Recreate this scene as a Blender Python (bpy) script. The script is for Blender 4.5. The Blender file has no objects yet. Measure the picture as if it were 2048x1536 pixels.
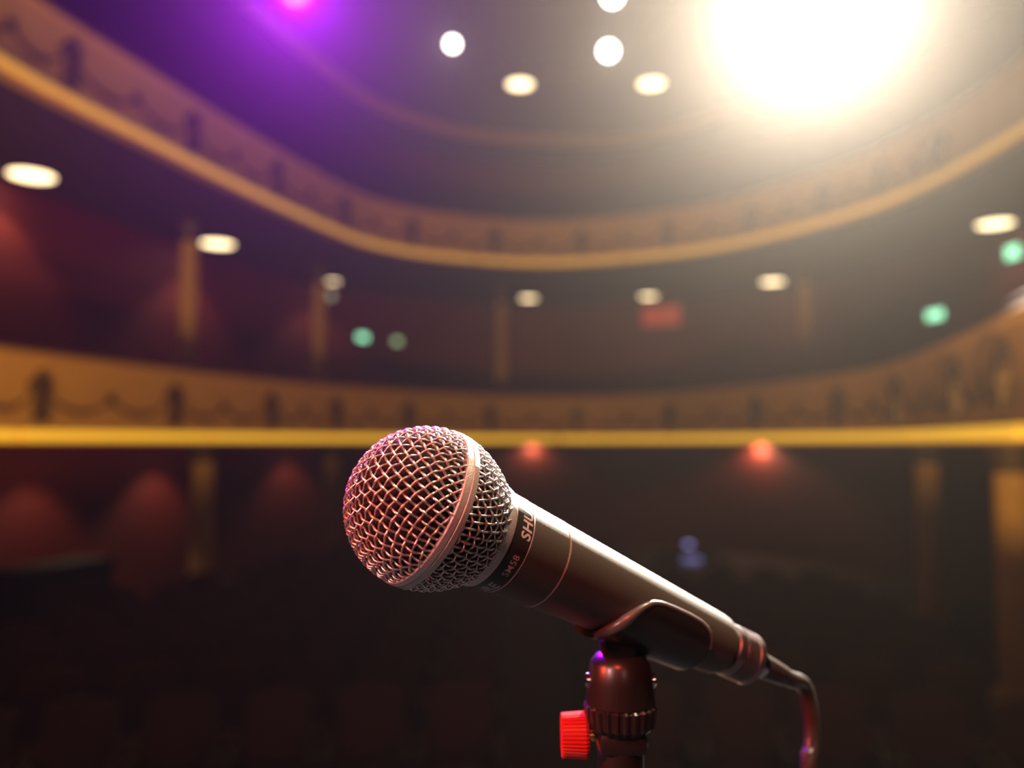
import bpy, bmesh, math, random
import numpy as np
from mathutils import Vector, Matrix

random.seed(7)
scene = bpy.context.scene
COL = scene.collection

# ------------------------------------------------------------------ camera
F_PX = 1657.0                       # focal length in pixels of the 2048 x 1536 frame
PITCH = math.atan(117.0 / F_PX)
CAM = Vector((0.0, 0.0, 1.5))
RIGHT = Vector((1, 0, 0))
FWD = Vector((0, math.cos(PITCH), math.sin(PITCH)))
UP = Vector((0, -math.sin(PITCH), math.cos(PITCH)))

cam_data = bpy.data.cameras.new('camera')
cam_data.sensor_width = 36.0
cam_data.lens = 36.0 * F_PX / 2048.0
cam_data.clip_start = 0.01
cam_data.clip_end = 200
cam_data.dof.use_dof = True
cam_data.dof.focus_distance = 0.254
cam_data.dof.aperture_fstop = cam_data.lens / 5.4
cam = bpy.data.objects.new('camera', cam_data)
cam.location = CAM
cam.rotation_euler = (math.pi / 2 + PITCH, 0, 0)
COL.objects.link(cam)
scene.camera = cam

# ------------------------------------------------------------------ world: dark hall, thin haze added to imitate lens glare round the lamps
world = bpy.data.worlds.new('world')
scene.world = world
world.use_nodes = True
wn = world.node_tree
wn.nodes.clear()
w_out = wn.nodes.new('ShaderNodeOutputWorld')
w_bg = wn.nodes.new('ShaderNodeBackground')
w_bg.inputs['Color'].default_value = (1.0, 0.55, 0.35, 1)
w_bg.inputs['Strength'].default_value = 0.001
wn.links.new(w_bg.outputs[0], w_out.inputs['Surface'])
GLARE_HAZE = 0.0009
w_vol = wn.nodes.new('ShaderNodeVolumeScatter')
w_vol.inputs['Color'].default_value = (1, 0.92, 0.80, 1)
w_vol.inputs['Density'].default_value = GLARE_HAZE
w_vol.inputs['Anisotropy'].default_value = 0.80
wn.links.new(w_vol.outputs[0], w_out.inputs['Volume'])

scene.view_settings.view_transform = 'Standard'
scene.view_settings.look = 'None'
scene.view_settings.exposure = 0.0
scene.view_settings.gamma = 1.0
scene.view_settings.use_curve_mapping = False


# ------------------------------------------------------------------ helpers
def px_ray(px, py):
    return RIGHT * ((px - 1024) / F_PX) + UP * ((768 - py) / F_PX) + FWD


def at_depth(px, py, y):
    r = px_ray(px, py)
    return CAM + r * (y / r.y)


def on_level(px, py, z):
    r = px_ray(px, py)
    return CAM + r * ((z - CAM.z) / r.z)


def spot(name, loc, target, energy, color, cone=60, blend=0.5, radius=0.05):
    d = bpy.data.lights.new(name, 'SPOT')
    d.energy = energy
    d.color = color
    d.spot_size = math.radians(cone)
    d.spot_blend = blend
    d.shadow_soft_size = radius
    o = bpy.data.objects.new(name, d)
    o.location = loc
    o.rotation_euler = (Vector(target) - Vector(loc)).to_track_quat('-Z', 'Y').to_euler()
    COL.objects.link(o)
    return o


MIC_POS = CAM + RIGHT * -0.0272 - UP * 0.03905 + FWD * 0.262     # centre of the microphone head

# ------------------------------------------------------------------ stage and hall lights
# lamps on the stage side, behind and beside the camera, out of the frame
spot('red_stage_light', (-2.8, -0.5, 2.7), MIC_POS, 520, (1.0, 0.07, 0.035), 14, 0.4, 0.08)
spot('pink_stage_light', (-2.5, -1.9, 3.1), MIC_POS, 340, (1.0, 0.47, 0.42), 14, 0.4, 0.10)
spot('pink_fill_light', (0.5, -3.0, 3.0), MIC_POS, 30, (1.0, 0.50, 0.42), 14, 0.4, 0.15)
spot('red_overhead_light', (-0.9, -2.3, 4.5), MIC_POS, 520, (1.0, 0.09, 0.05), 14, 0.4, 0.10)
spot('warm_handle_fill', (1.3, 0.5, 4.6), MIC_POS, 560, (1.0, 0.76, 0.50), 20, 0.4, 0.25)  # unseen lamp added overhead for the gradient on the handle
# unseen amber lamps at the stage edge, added to light the balcony fronts
for k, (fx, ang, fe) in enumerate(((-3.0, -34, 1100), (-1.4, -14, 1050), (0.4, 8, 1050), (2.0, 32, 1000))):
    a_ = math.radians(ang)
    spot('amber_front_fill', (fx, 1.95, 0.10), (fx + 10 * math.sin(a_), 1.95 + 10 * math.cos(a_), 5.6), fe, (1.0, 0.53, 0.09), 84, 1.0, 0.012)


def mat(name, color, rough=0.6, metal=0.0, noise=0.0, noise_scale=8.0, bump=0.0, bump_scale=60.0,
        emission=None, strength=0.0, coat=0.0, sample=True):
    m = bpy.data.materials.new(name)
    m.use_nodes = True
    nt = m.node_tree
    b = nt.nodes['Principled BSDF']
    b.inputs['Base Color'].default_value = (*color, 1)
    b.inputs['Roughness'].default_value = rough
    b.inputs['Metallic'].default_value = metal
    if coat:
        b.inputs['Coat Weight'].default_value = coat
        b.inputs['Coat Roughness'].default_value = 0.2
    tc = nt.nodes.new('ShaderNodeTexCoord')
    if noise:
        n = nt.nodes.new('ShaderNodeTexNoise')
        n.inputs['Scale'].default_value = noise_scale
        n.inputs['Detail'].default_value = 4
        r = nt.nodes.new('ShaderNodeMapRange')
        r.inputs['To Min'].default_value = 1 - noise
        r.inputs['To Max'].default_value = 1 + noise
        mx = nt.nodes.new('ShaderNodeVectorMath')
        mx.operation = 'SCALE'
        mx.inputs[0].default_value = color
        nt.links.new(tc.outputs['Object'], n.inputs['Vector'])
        nt.links.new(n.outputs['Fac'], r.inputs['Value'])
        nt.links.new(r.outputs['Result'], mx.inputs['Scale'])
        nt.links.new(mx.outputs[0], b.inputs['Base Color'])
    if bump:
        n2 = nt.nodes.new('ShaderNodeTexNoise')
        n2.inputs['Scale'].default_value = bump_scale
        n2.inputs['Detail'].default_value = 3
        bp = nt.nodes.new('ShaderNodeBump')
        bp.inputs['Strength'].default_value = bump
        bp.inputs['Distance'].default_value = 0.0005 if bump_scale > 500 else 0.01
        nt.links.new(tc.outputs['Object'], n2.inputs['Vector'])
        nt.links.new(n2.outputs['Fac'], bp.inputs['Height'])
        nt.links.new(bp.outputs[0], b.inputs['Normal'])
    if emission:
        b.inputs['Emission Color'].default_value = (*emission, 1)
        b.inputs['Emission Strength'].default_value = strength
        if not sample:
            m.cycles.emission_sampling = 'NONE'
    return m


M = {
    'wall': mat('red_wall_paint', (0.15, 0.016, 0.010), 0.7, noise=0.15, noise_scale=1.5, bump=0.1),
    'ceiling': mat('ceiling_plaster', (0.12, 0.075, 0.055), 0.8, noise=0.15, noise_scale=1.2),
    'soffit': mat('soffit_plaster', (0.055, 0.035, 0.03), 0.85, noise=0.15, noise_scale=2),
    'carpet': mat('stalls_carpet', (0.06, 0.022, 0.018), 0.95, noise=0.3, noise_scale=30),
    'stage': mat('stage_boards_black', (0.007, 0.0065, 0.006), 0.95, noise=0.3, noise_scale=12),
    'fascia': mat('ochre_balcony_paint', (0.55, 0.33, 0.13), 0.55, noise=0.12, noise_scale=3, bump=0.15),
    'gold': mat('gold_leaf', (0.80, 0.50, 0.14), 0.42, metal=0.25, noise=0.15, noise_scale=6),
    'bronze': mat('dark_bronze', (0.10, 0.065, 0.035), 0.5, metal=0.3, noise=0.25, noise_scale=20),
    'velvet': mat('dark_red_velvet', (0.075, 0.012, 0.012), 0.9, noise=0.25, noise_scale=25),
    'seat_wood': mat('dark_seat_wood', (0.06, 0.028, 0.014), 0.45, noise=0.3, noise_scale=12),
    'iron': mat('black_iron', (0.025, 0.024, 0.023), 0.5, metal=0.6),
    'black': mat('black_paint', (0.010, 0.009, 0.009), 0.85),
    'column': mat('ochre_column_paint', (0.60, 0.37, 0.12), 0.55, noise=0.15, noise_scale=4),
    'strip': mat('amber_light_strip', (0.8, 0.5, 0.1), 0.5, emission=(1.0, 0.53, 0.03), strength=0.76),
    'strip_upper': mat('amber_light_strip_dim', (0.8, 0.5, 0.1), 0.5, emission=(1.0, 0.52, 0.06), strength=0.36),
    'downlight': mat('downlight_lens', (0.9, 0.85, 0.7), 0.4, emission=(1.0, 0.74, 0.40), strength=4.5, sample=False),
    'white_lens': mat('white_lamp_lens', (0.9, 0.9, 0.9), 0.2, emission=(1.0, 0.95, 0.86), strength=12.0, sample=False),
    'big_lens': mat('spotlight_lens', (0.9, 0.9, 0.9), 0.2, emission=(1.0, 0.95, 0.88), strength=30.0, sample=False),
    'purple_lens': mat('purple_lamp_lens', (0.4, 0.1, 0.8), 0.2, emission=(0.42, 0.02, 1.0), strength=6.0, sample=False),
    'exit': mat('green_exit_sign_face', (0.1, 0.5, 0.3), 0.4, emission=(0.36, 1.0, 0.58), strength=1.8, sample=False),
    'exit_pale': mat('pale_green_lamp_face', (0.5, 0.6, 0.4), 0.4, emission=(0.55, 0.85, 0.42), strength=0.8, sample=False),
    'globe': mat('frosted_globe', (0.8, 0.8, 0.7), 0.4, emission=(0.75, 0.75, 0.50), strength=0.5, sample=False),
    'red_sign': mat('red_lit_window', (0.5, 0.06, 0.04), 0.4, emission=(0.9, 0.09, 0.04), strength=0.22, sample=False),
    'blue_screen': mat('blue_white_screen', (0.3, 0.3, 0.6), 0.3, emission=(0.42, 0.40, 0.95), strength=1.2, sample=False),
    'cabinet': mat('dark_cabinet_wood', (0.045, 0.02, 0.012), 0.5, noise=0.3, noise_scale=6),
    # microphone
    'wire': mat('nickel_wire', (0.78, 0.74, 0.72), 0.34, metal=0.88),
    'band': mat('satin_nickel', (0.60, 0.56, 0.53), 0.42, metal=0.6, bump=0.25, bump_scale=2500),
    'foam': mat('black_foam', (0.012, 0.011, 0.011), 1.0),
    'enamel': mat('dark_grey_enamel', (0.125, 0.112, 0.095), 0.56, metal=0.7, bump=0.12, bump_scale=2500, noise=0.05, noise_scale=900),
    'label_black': mat('black_label_ring', (0.022, 0.020, 0.020), 0.42),
    'print': mat('silver_print', (0.55, 0.50, 0.48), 0.5, metal=0.1),
    'seam': mat('polished_seam', (0.55, 0.48, 0.46), 0.35, metal=0.5),
    'plug': mat('plug_metal', (0.30, 0.26, 0.26), 0.3, metal=0.9),
    'lip': mat('clip_rim_highlight', (0.10, 0.085, 0.075), 0.35, coat=0.4),  # paler and glossier than the clip, so the rim highlight shows
    'rubber': mat('black_clip_plastic', (0.014, 0.012, 0.012), 0.34, coat=0.15),
    'chrome': mat('chrome', (0.75, 0.73, 0.70), 0.15, metal=1.0),
    'brass': mat('brass', (0.80, 0.48, 0.16), 0.25, metal=1.0),
    'knob': mat('red_knob_plastic', (0.50, 0.02, 0.015), 0.35),
    'cable': mat('black_cable_rubber', (0.035, 0.030, 0.028), 0.35),
}

M['stage'].node_tree.nodes['Principled BSDF'].inputs['Specular IOR Level'].default_value = 0.1     # matt black stage paint


def new_mesh_obj(name, verts, faces, m, parent=None, smooth=None, matrix=None):
    me = bpy.data.meshes.new(name)
    me.from_pydata([tuple(v) for v in verts], [], faces)
    me.update()
    return mesh_obj(name, me, m, parent, smooth, matrix)


def mesh_obj(name, me, m, parent=None, smooth=None, matrix=None):
    if m is not None and not me.materials:
        me.materials.append(m)
    if smooth is not None:
        me.polygons.foreach_set('use_smooth', [True] * len(me.polygons))
        me.set_sharp_from_angle(angle=math.radians(smooth))
    o = bpy.data.objects.new(name, me)
    COL.objects.link(o)
    if parent is not None:
        o.parent = parent
    if matrix is not None:
        o.matrix_local = matrix
    return o


def bm_obj(name, bm, m, parent=None, smooth=None, matrix=None):
    bmesh.ops.recalc_face_normals(bm, faces=bm.faces[:])
    me = bpy.data.meshes.new(name)
    bm.to_mesh(me)
    bm.free()
    return mesh_obj(name, me, m, parent, smooth, matrix)


def tag(o, label=None, cat=None, group=None, kind=None):
    if label:
        o['label'] = label
    if cat:
        o['category'] = cat
    if group:
        o['group'] = group
    if kind:
        o['kind'] = kind
    return o


def thing(name, label, cat, loc=(0, 0, 0), rz=0.0, group=None, matrix=None):
    o = bpy.data.objects.new(name, None)
    o.empty_display_size = 0.1
    COL.objects.link(o)
    if matrix is not None:
        o.matrix_world = matrix
    else:
        o.location = loc
        o.rotation_euler = (0, 0, rz)
    return tag(o, label, cat, group)


def copy_tree(o, parent=None):
    c = o.copy()
    COL.objects.link(c)
    c.parent = parent
    for ch in list(o.children):
        copy_tree(ch, c)
    return c


def add_box(bm, c, s, bevel=0.0, seg=1, rot=None):
    r = bmesh.ops.create_cube(bm, size=1.0)
    vs = r['verts']
    bmesh.ops.scale(bm, vec=Vector(s), verts=vs)
    if bevel:
        es = list({e for v in vs for e in v.link_edges})
        g = bmesh.ops.bevel(bm, geom=es, offset=bevel, segments=seg, affect='EDGES', profile=0.5)
        vs = list({v for f in g['faces'] for v in f.verts} | {v for v in vs if v.is_valid})
    mtx = Matrix.Translation(Vector(c))
    if rot is not None:
        mtx = mtx @ rot.to_4x4()
    bmesh.ops.transform(bm, matrix=mtx, verts=vs)
    return vs


def box_obj(name, c, s, m, parent=None, bevel=0.0, seg=1, smooth=None, rot=None):
    bm = bmesh.new()
    add_box(bm, c, s, bevel, seg, rot)
    return bm_obj(name, bm, m, parent, smooth)


def lathe_data(prof, n=64, closed=False, axis='z'):
    """prof: list of (t, r) along +Z; open ends with r == 0 become a point fan of degenerate-free rings."""
    verts, faces, rings = [], [], []
    for (t, r) in prof:
        if r <= 1e-9:
            rings.append([len(verts)])
            verts.append((0, 0, t))
        else:
            i0 = len(verts)
            for k in range(n):
                a = 2 * math.pi * k / n
                verts.append((r * math.cos(a), r * math.sin(a), t))
            rings.append(list(range(i0, i0 + n)))
    pairs = list(zip(rings[:-1], rings[1:]))
    if closed:
        pairs.append((rings[-1], rings[0]))
    for A, B in pairs:
        for k in range(n):
            k2 = (k + 1) % n
            if len(A) == 1 and len(B) == 1:
                continue
            if len(A) == 1:
                faces.append((A[0], B[k2], B[k]))
            elif len(B) == 1:
                faces.append((A[k], A[k2], B[0]))
            else:
                faces.append((A[k], A[k2], B[k2], B[k]))
    return verts, faces


def lathe(name, prof, m, parent=None, n=64, closed=False, smooth=35, matrix=None):
    v, f = lathe_data(prof, n, closed)
    o = new_mesh_obj(name, v, f, m, None, None)
    bm = bmesh.new()
    bm.from_mesh(o.data)
    bmesh.ops.recalc_face_normals(bm, faces=bm.faces[:])
    bm.to_mesh(o.data)
    bm.free()
    o.data.polygons.foreach_set('use_smooth', [True] * len(o.data.polygons))
    o.data.set_sharp_from_angle(angle=math.radians(smooth))
    if parent is not None:
        o.parent = parent
    if matrix is not None:
        o.matrix_local = matrix
    return o


def tube_data(pts, rad, n=8, caps=True):
    pts = [Vector(p) for p in pts]
    N = len(pts)
    rads = rad if isinstance(rad, (list, tuple)) else [rad] * N
    verts, faces = [], []
    tang = []
    for i in range(N):
        t = pts[min(i + 1, N - 1)] - pts[max(i - 1, 0)]
        tang.append(t.normalized())
    ref = Vector((0, 0, 1)) if abs(tang[0].z) < 0.9 else Vector((1, 0, 0))
    nrm = (ref - tang[0] * ref.dot(tang[0])).normalized()
    for i in range(N):
        nrm = (nrm - tang[i] * nrm.dot(tang[i])).normalized()
        b = tang[i].cross(nrm)
        for k in range(n):
            a = 2 * math.pi * k / n
            verts.append(pts[i] + (nrm * math.cos(a) + b * math.sin(a)) * rads[i])
    for i in range(N - 1):
        for k in range(n):
            k2 = (k + 1) % n
            faces.append((i * n + k, i * n + k2, (i + 1) * n + k2, (i + 1) * n + k))
    if caps:
        faces.append(tuple(reversed(range(n))))
        faces.append(tuple(range((N - 1) * n, N * n)))
    return verts, faces


def tube(name, pts, rad, m, parent=None, n=8, matrix=None):
    v, f = tube_data(pts, rad, n)
    return new_mesh_obj(name, v, f, m, parent, 60, matrix)


def catmull(pts, n=20):
    P = [np.array(p, float) for p in pts]
    P = [2 * P[0] - P[1]] + P + [2 * P[-1] - P[-2]]
    out = []
    for i in range(1, len(P) - 2):
        p0, p1, p2, p3 = P[i - 1:i + 3]
        for k in range(n):
            t = k / n
            out.append(0.5 * ((2 * p1) + (-p0 + p2) * t + (2 * p0 - 5 * p1 + 4 * p2 - p3) * t * t
                              + (-p0 + 3 * p1 - 3 * p2 + p3) * t ** 3))
    out.append(P[-2])
    return np.array(out)


def resample(c, step=None, count=None):
    d = np.r_[0, np.cumsum(np.linalg.norm(np.diff(c, axis=0), axis=1))]
    n = count or max(2, int(round(d[-1] / step)) + 1)
    s = np.linspace(0, d[-1], n)
    return np.stack([np.interp(s, d, c[:, k]) for k in range(c.shape[1])], 1)


class Plan:
    """A curve in plan that runs from house left to house right, with inward normals (towards the stalls)."""

    def __init__(self, pts, step=0.2):
        self.c = resample(catmull(pts), step)
        t = np.gradient(self.c, axis=0)
        t /= np.linalg.norm(t, axis=1)[:, None]
        self.t = t
        self.n = np.stack([t[:, 1], -t[:, 0]], 1)      # right-hand side of the travel = towards the stalls
        self.s = np.r_[0, np.cumsum(np.linalg.norm(np.diff(self.c, axis=0), axis=1))]

    def at(self, s):
        g = lambda a: np.interp(s, self.s, a)
        p = np.array([g(self.c[:, 0]), g(self.c[:, 1])])
        n = np.array([g(self.n[:, 0]), g(self.n[:, 1])])
        return p, n / np.linalg.norm(n)

    def hit(self, px):
        """arc position where the vertical plane through image column px meets the curve"""
        k = (px - 1024) / F_PX
        # depth along the horizon line; the pitch is small so x / y = k / cos(pitch) within a pixel or two
        g = self.c[:, 0] - k * self.c[:, 1] * (1 + 0.0)
        idx = [i for i in range(len(g) - 1) if g[i] <= 0 < g[i + 1]]
        if not idx:
            return None
        i = idx[-1]
        u = -g[i] / (g[i + 1] - g[i])
        return self.s[i] + u * (self.s[i + 1] - self.s[i])

    def sweep(self, prof, s0=None, s1=None, step=0.2, closed=True):
        """prof: list of (d towards the stalls, z)"""
        s0 = self.s[0] if s0 is None else s0
        s1 = self.s[-1] if s1 is None else s1
        ss = np.linspace(s0, s1, max(2, int((s1 - s0) / step) + 1))
        verts, faces = [], []
        m = len(prof)
        for s in ss:
            p, n = self.at(s)
            for (d, z) in prof:
                verts.append((p[0] + n[0] * d, p[1] + n[1] * d, z))
        for i in range(len(ss) - 1):
            for k in range(m if closed else m - 1):
                k2 = (k + 1) % m
                faces.append((i * m + k, i * m + k2, (i + 1) * m + k2, (i + 1) * m + k))
        if closed:
            faces.append(tuple(reversed(range(m))))
            faces.append(tuple(range((len(ss) - 1) * m, len(ss) * m)))
        return verts, faces


def sweep_obj(name, plan, prof, m, parent=None, s0=None, s1=None, step=0.2, closed=True, smooth=40):
    v, f = plan.sweep(prof, s0, s1, step, closed)
    bm = bmesh.new()
    vs = [bm.verts.new(p) for p in v]
    for q in f:
        bm.faces.new([vs[i] for i in q])
    return bm_obj(name, bm, m, parent, smooth)


# ------------------------------------------------------------------ the hall
FLOOR_Z = -1.2
CEIL_Z = 9.0
wall_plan = Plan([(-7.6, 2.36), (-7.5, 7.0), (-7.1, 11.2), (-6.05, 15.4), (-4.7, 18.9), (-2.2, 21.2), (1.0, 22.0),
                  (4.2, 21.5), (6.8, 18.9), (8.1, 15.5), (8.9, 12.5), (9.2, 8.0), (9.2, 2.36)], 0.3)
LOWER = [(-5.5, 2.4), (-5.5, 3.8), (-5.48, 5.2), (-5.45, 6.6), (-5.22, 8.3), (-4.62, 10.4), (-3.6, 12.9), (-2.4, 14.9), (-0.9, 16.4), (0.6, 17.1),
         (1.9, 17.1), (3.1, 15.9), (3.98, 13.8), (4.60, 11.5), (4.58, 9.7), (3.98, 7.05), (3.56, 5.65), (3.3, 4.6), (3.15, 3.5), (3.1, 2.4)]
UPPER = [(-5.2, 2.4), (-5.2, 3.8), (-5.2, 5.2), (-5.15, 6.5), (-4.98, 8.2), (-4.50, 10.0), (-3.90, 12.1), (-2.95, 14.8), (-2.18, 15.85), (-1.25, 16.45),
         (0.3, 16.95), (1.80, 16.75), (3.6, 15.85), (4.75, 14.6), (5.7, 12.9), (6.1, 11.0), (6.1, 8.5), (5.9, 5.5), (5.8, 4.0), (5.8, 2.4)]
lower_plan = Plan(LOWER, 0.15)
upper_plan = Plan(UPPER, 0.15)


def cap_polygon(name, pts, z, thick, m):
    bm = bmesh.new()
    vs = [bm.verts.new((p[0], p[1], z)) for p in pts]
    f = bm.faces.new(vs)
    r = bmesh.ops.extrude_face_region(bm, geom=[f])
    bmesh.ops.translate(bm, vec=(0, 0, thick), verts=[g for g in r['geom'] if isinstance(g, bmesh.types.BMVert)])
    return bm_obj(name, bm, m)


room = [tuple(p) for p in wall_plan.c]
outer = [tuple(p) for p in (wall_plan.c - wall_plan.n * 0.28)]
tag(cap_polygon('floor', outer, FLOOR_Z, -0.2, M['carpet']), 'dark red carpeted floor of the stalls', 'floor', kind='structure')
tag(cap_polygon('ceiling', outer, CEIL_Z, 0.2, M['ceiling']), 'dark brown plaster ceiling of the hall', 'ceiling', kind='structure')
S = wall_plan.s[-1]
sL, sR = wall_plan.hit(650), wall_plan.hit(1500)
for nm, a, b, lb in (('wall_left', 0, sL, 'dark red wall along the left of the hall'),
                     ('wall_back', sL, sR, 'dark red curved wall at the back of the hall'),
                     ('wall_right', sR, S, 'dark red wall along the right of the hall')):
    w = sweep_obj(nm, wall_plan, [(0, FLOOR_Z), (0, CEIL_Z), (-0.25, CEIL_Z), (-0.25, FLOOR_Z)], M['wall'], None, a, b, 0.3)
    tag(w, lb, 'wall', kind='structure')
bm = bmesh.new()
add_box(bm, (0.8, -0.6, -0.1), (16.0, 6.0, 0.2))
tag(bm_obj('floor_stage', bm, M['stage']), 'black board floor of the stage', 'floor', kind='structure')
bm = bmesh.new()
add_box(bm, (0.8, 2.3, -0.70), (16.0, 0.12, 1.0))
add_box(bm, (0.8, 2.27, -0.04), (16.0, 0.06, 0.319))  # raised lip, added to keep the amber light off the seats
tag(bm_obj('trim_1', bm, M['cabinet']), 'dark wooden front of the stage with a lip added to block light', 'trim', kind='structure')
# plaster mouldings that ring the ceiling
for i, (off, wdt) in enumerate(((1.9, 0.30), (5.6, 0.18))):
    pr = [(off, CEIL_Z), (off, CEIL_Z - 0.12), (off + wdt * 0.5, CEIL_Z - 0.2), (off + wdt, CEIL_Z - 0.12), (off + wdt, CEIL_Z)]
    tag(sweep_obj('trim_%d' % (i + 2), wall_plan, pr, M['fascia' if i == 0 else 'ceiling'], None, 0, S, 0.4), 'ochre plaster moulding ringing the ceiling', 'trim', kind='structure')


# ------------------------------------------------------------------ balconies
def ornament_mesh():
    """torch-shaped bracket: pointed head, waist, pedestal; origin at its back, lower end"""
    half = [(0.0, 0.60), (0.035, 0.545), (0.085, 0.50), (0.15, 0.43), (0.155, 0.395), (0.11, 0.35), (0.065, 0.315), (0.058, 0.27),
            (0.085, 0.235), (0.082, 0.10), (0.11, 0.075), (0.11, 0.0)]
    out = half + [(-x, z) for (x, z) in reversed(half[1:])]
    bm = bmesh.new()
    a = [bm.verts.new((x, 0, z)) for (x, z) in out]
    b = [bm.verts.new((x * 0.72, -0.085, 0.29 + (z - 0.29) * 0.86)) for (x, z) in out]
    n = len(out)
    for k in range(n):
        k2 = (k + 1) % n
        bm.faces.new((a[k], a[k2], b[k2], b[k]))
    bm.faces.new(a)
    bm.faces.new(b)
    bmesh.ops.recalc_face_normals(bm, faces=bm.faces[:])
    me = bpy.data.meshes.new('ornament')
    bm.to_mesh(me)
    bm.free()
    me.materials.append(M['bronze'])
    return me


ORN = ornament_mesh()


def balcony(name, label, plan, z0, orn_px, strip_mat, strip_px):
    o = thing(name, label, 'balcony')
    o['kind'] = 'structure'
    z = lambda q: z0 + q
    sweep_obj('fascia', plan, [(0.03, z(0.135)), (0.03, z(0.20)), (0.0, z(0.30)), (-0.015, z(0.55)), (0.0, z(0.80)), (0.02, z(0.88)),
                               (-0.12, z(0.88)), (-0.12, z(0.135))], M['fascia'], o, smooth=50)
    sweep_obj('base_moulding', plan, [(0.0, z(0.0)), (0.05, z(0.0)), (0.06, z(0.135)), (-0.12, z(0.135)), (-0.12, z(0.0))], M['gold'], o)
    sweep_obj('top_moulding', plan, [(0.0, z(0.88)), (0.05, z(0.885)), (0.075, z(0.93)), (0.05, z(0.965)), (-0.14, z(0.965)), (-0.14, z(0.88))], M['fascia'], o, smooth=50)
    sweep_obj('armrest', plan, [(0.06, z(0.965)), (0.07, z(1.0)), (0.04, z(1.03)), (-0.16, z(1.03)), (-0.18, z(0.965))], M['velvet'], o, smooth=50)
    # floor slab: ring between the front and the wall
    n = 90
    fr = resample(plan.c + plan.n * -0.11, count=n)
    lo, hi = wall_plan.s[0], wall_plan.s[-1]
    a0 = np.argmin(np.linalg.norm(wall_plan.c - plan.c[0], axis=1))
    a1 = np.argmin(np.linalg.norm(wall_plan.c - plan.c[-1], axis=1))
    wl = resample(wall_plan.c[a0:a1 + 1] + wall_plan.n[a0:a1 + 1] * 0.005, count=n)
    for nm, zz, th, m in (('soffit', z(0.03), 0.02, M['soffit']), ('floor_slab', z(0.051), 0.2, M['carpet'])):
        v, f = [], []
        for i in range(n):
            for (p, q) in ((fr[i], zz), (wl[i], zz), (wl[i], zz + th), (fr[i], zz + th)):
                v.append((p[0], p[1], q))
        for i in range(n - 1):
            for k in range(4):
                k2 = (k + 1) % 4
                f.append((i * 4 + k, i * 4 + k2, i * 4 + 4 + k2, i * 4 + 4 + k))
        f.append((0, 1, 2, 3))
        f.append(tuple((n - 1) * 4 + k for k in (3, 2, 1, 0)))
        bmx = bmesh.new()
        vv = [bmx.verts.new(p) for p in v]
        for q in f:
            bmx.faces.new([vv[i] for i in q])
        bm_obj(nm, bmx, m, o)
    # bronze torch brackets with swags of garland between them
    ss = [plan.hit(p) if not isinstance(p, tuple) else p[0] for p in orn_px]
    ss = sorted(s for s in ss if s is not None)
    for s in ss:
        p, nn = plan.at(s)
        ang = math.atan2(nn[1], nn[0]) + math.pi / 2
        b = bpy.data.objects.new('bracket_ornament', ORN)
        COL.objects.link(b)
        b.parent = o
        b.location = (p[0] + nn[0] * 0.0, p[1] + nn[1] * 0.0, z(0.19))
        b.rotation_euler = (0, 0, ang)
    for s0, s1 in zip(ss[:-1], ss[1:]):
        mid = 0.5 * (s0 + s1)
        for a, b in ((s0 + 0.13, mid), (mid, s1 - 0.13)):
            pts = []
            for k in range(11):
                u = k / 10
                p, nn = plan.at(a + (b - a) * u)
                zz = z(0.50) - 0.16 * (1 - (2 * u - 1) ** 2)
                pts.append((p[0] + nn[0] * 0.012, p[1] + nn[1] * 0.012, zz))
            tube('garland', pts, [0.014 + 0.022 * (1 - abs(2 * k / 10 - 1)) for k in range(11)], M['bronze'], o, 6)
        p, nn = plan.at(mid)
        ro = lathe('rosette', [(0, 0.0), (0.0, 0.07), (0.02, 0.075), (0.035, 0.05), (0.03, 0.035), (0.05, 0.025), (0.055, 0)], M['bronze'], o, 12)
        ro.matrix_local = Matrix.Translation((p[0], p[1], z(0.51))) @ Vector((nn[0], nn[1], 0)).to_track_quat('Z', 'Y').to_matrix().to_4x4()
    # amber light strips along the lower edge
    cuts = [plan.s[0]] + [s for s in (plan.hit(p) for p in strip_px) if s] + [plan.s[-1]]
    cuts = sorted(cuts)
    full = []
    for a, b in zip(cuts[:-1], cuts[1:]):
        k = max(1, int(round((b - a) / 3.2)))
        full += [(a + (b - a) * i / k, a + (b - a) * (i + 1) / k) for i in range(k)]
    for a, b in full:
        sweep_obj('light_strip', plan, [(0.06, z(0.02)), (0.085, z(0.026)), (0.10, z(0.075)), (0.085, z(0.125)), (0.06, z(0.13))],
                  strip_mat, o, a + 0.03, b - 0.03, 0.25, smooth=60)
    return o


Z1, Z2 = 1.5, 5.14
balcony('balcony', 'lower horseshoe balcony with ochre front and bright amber lit edge', lower_plan, Z1,
        [(1.6,), (3.4,), (5.0,), 75, 345, 540, 670, 815, 980, 1155, 1340, 1515, 1680, 1800, 1920, 2020], M['strip'], [30, 415, 650, 1350, 1850])
balcony('balcony', 'upper horseshoe balcony with ochre front sweeping up to the corner', upper_plan, Z2,
        [(1.4,), (3.1,), (4.8,), 110, 365, 540, 680, 820, 990, 1165, 1340, 1510, 1660, 1780, 1900], M['strip_upper'], [])


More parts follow.
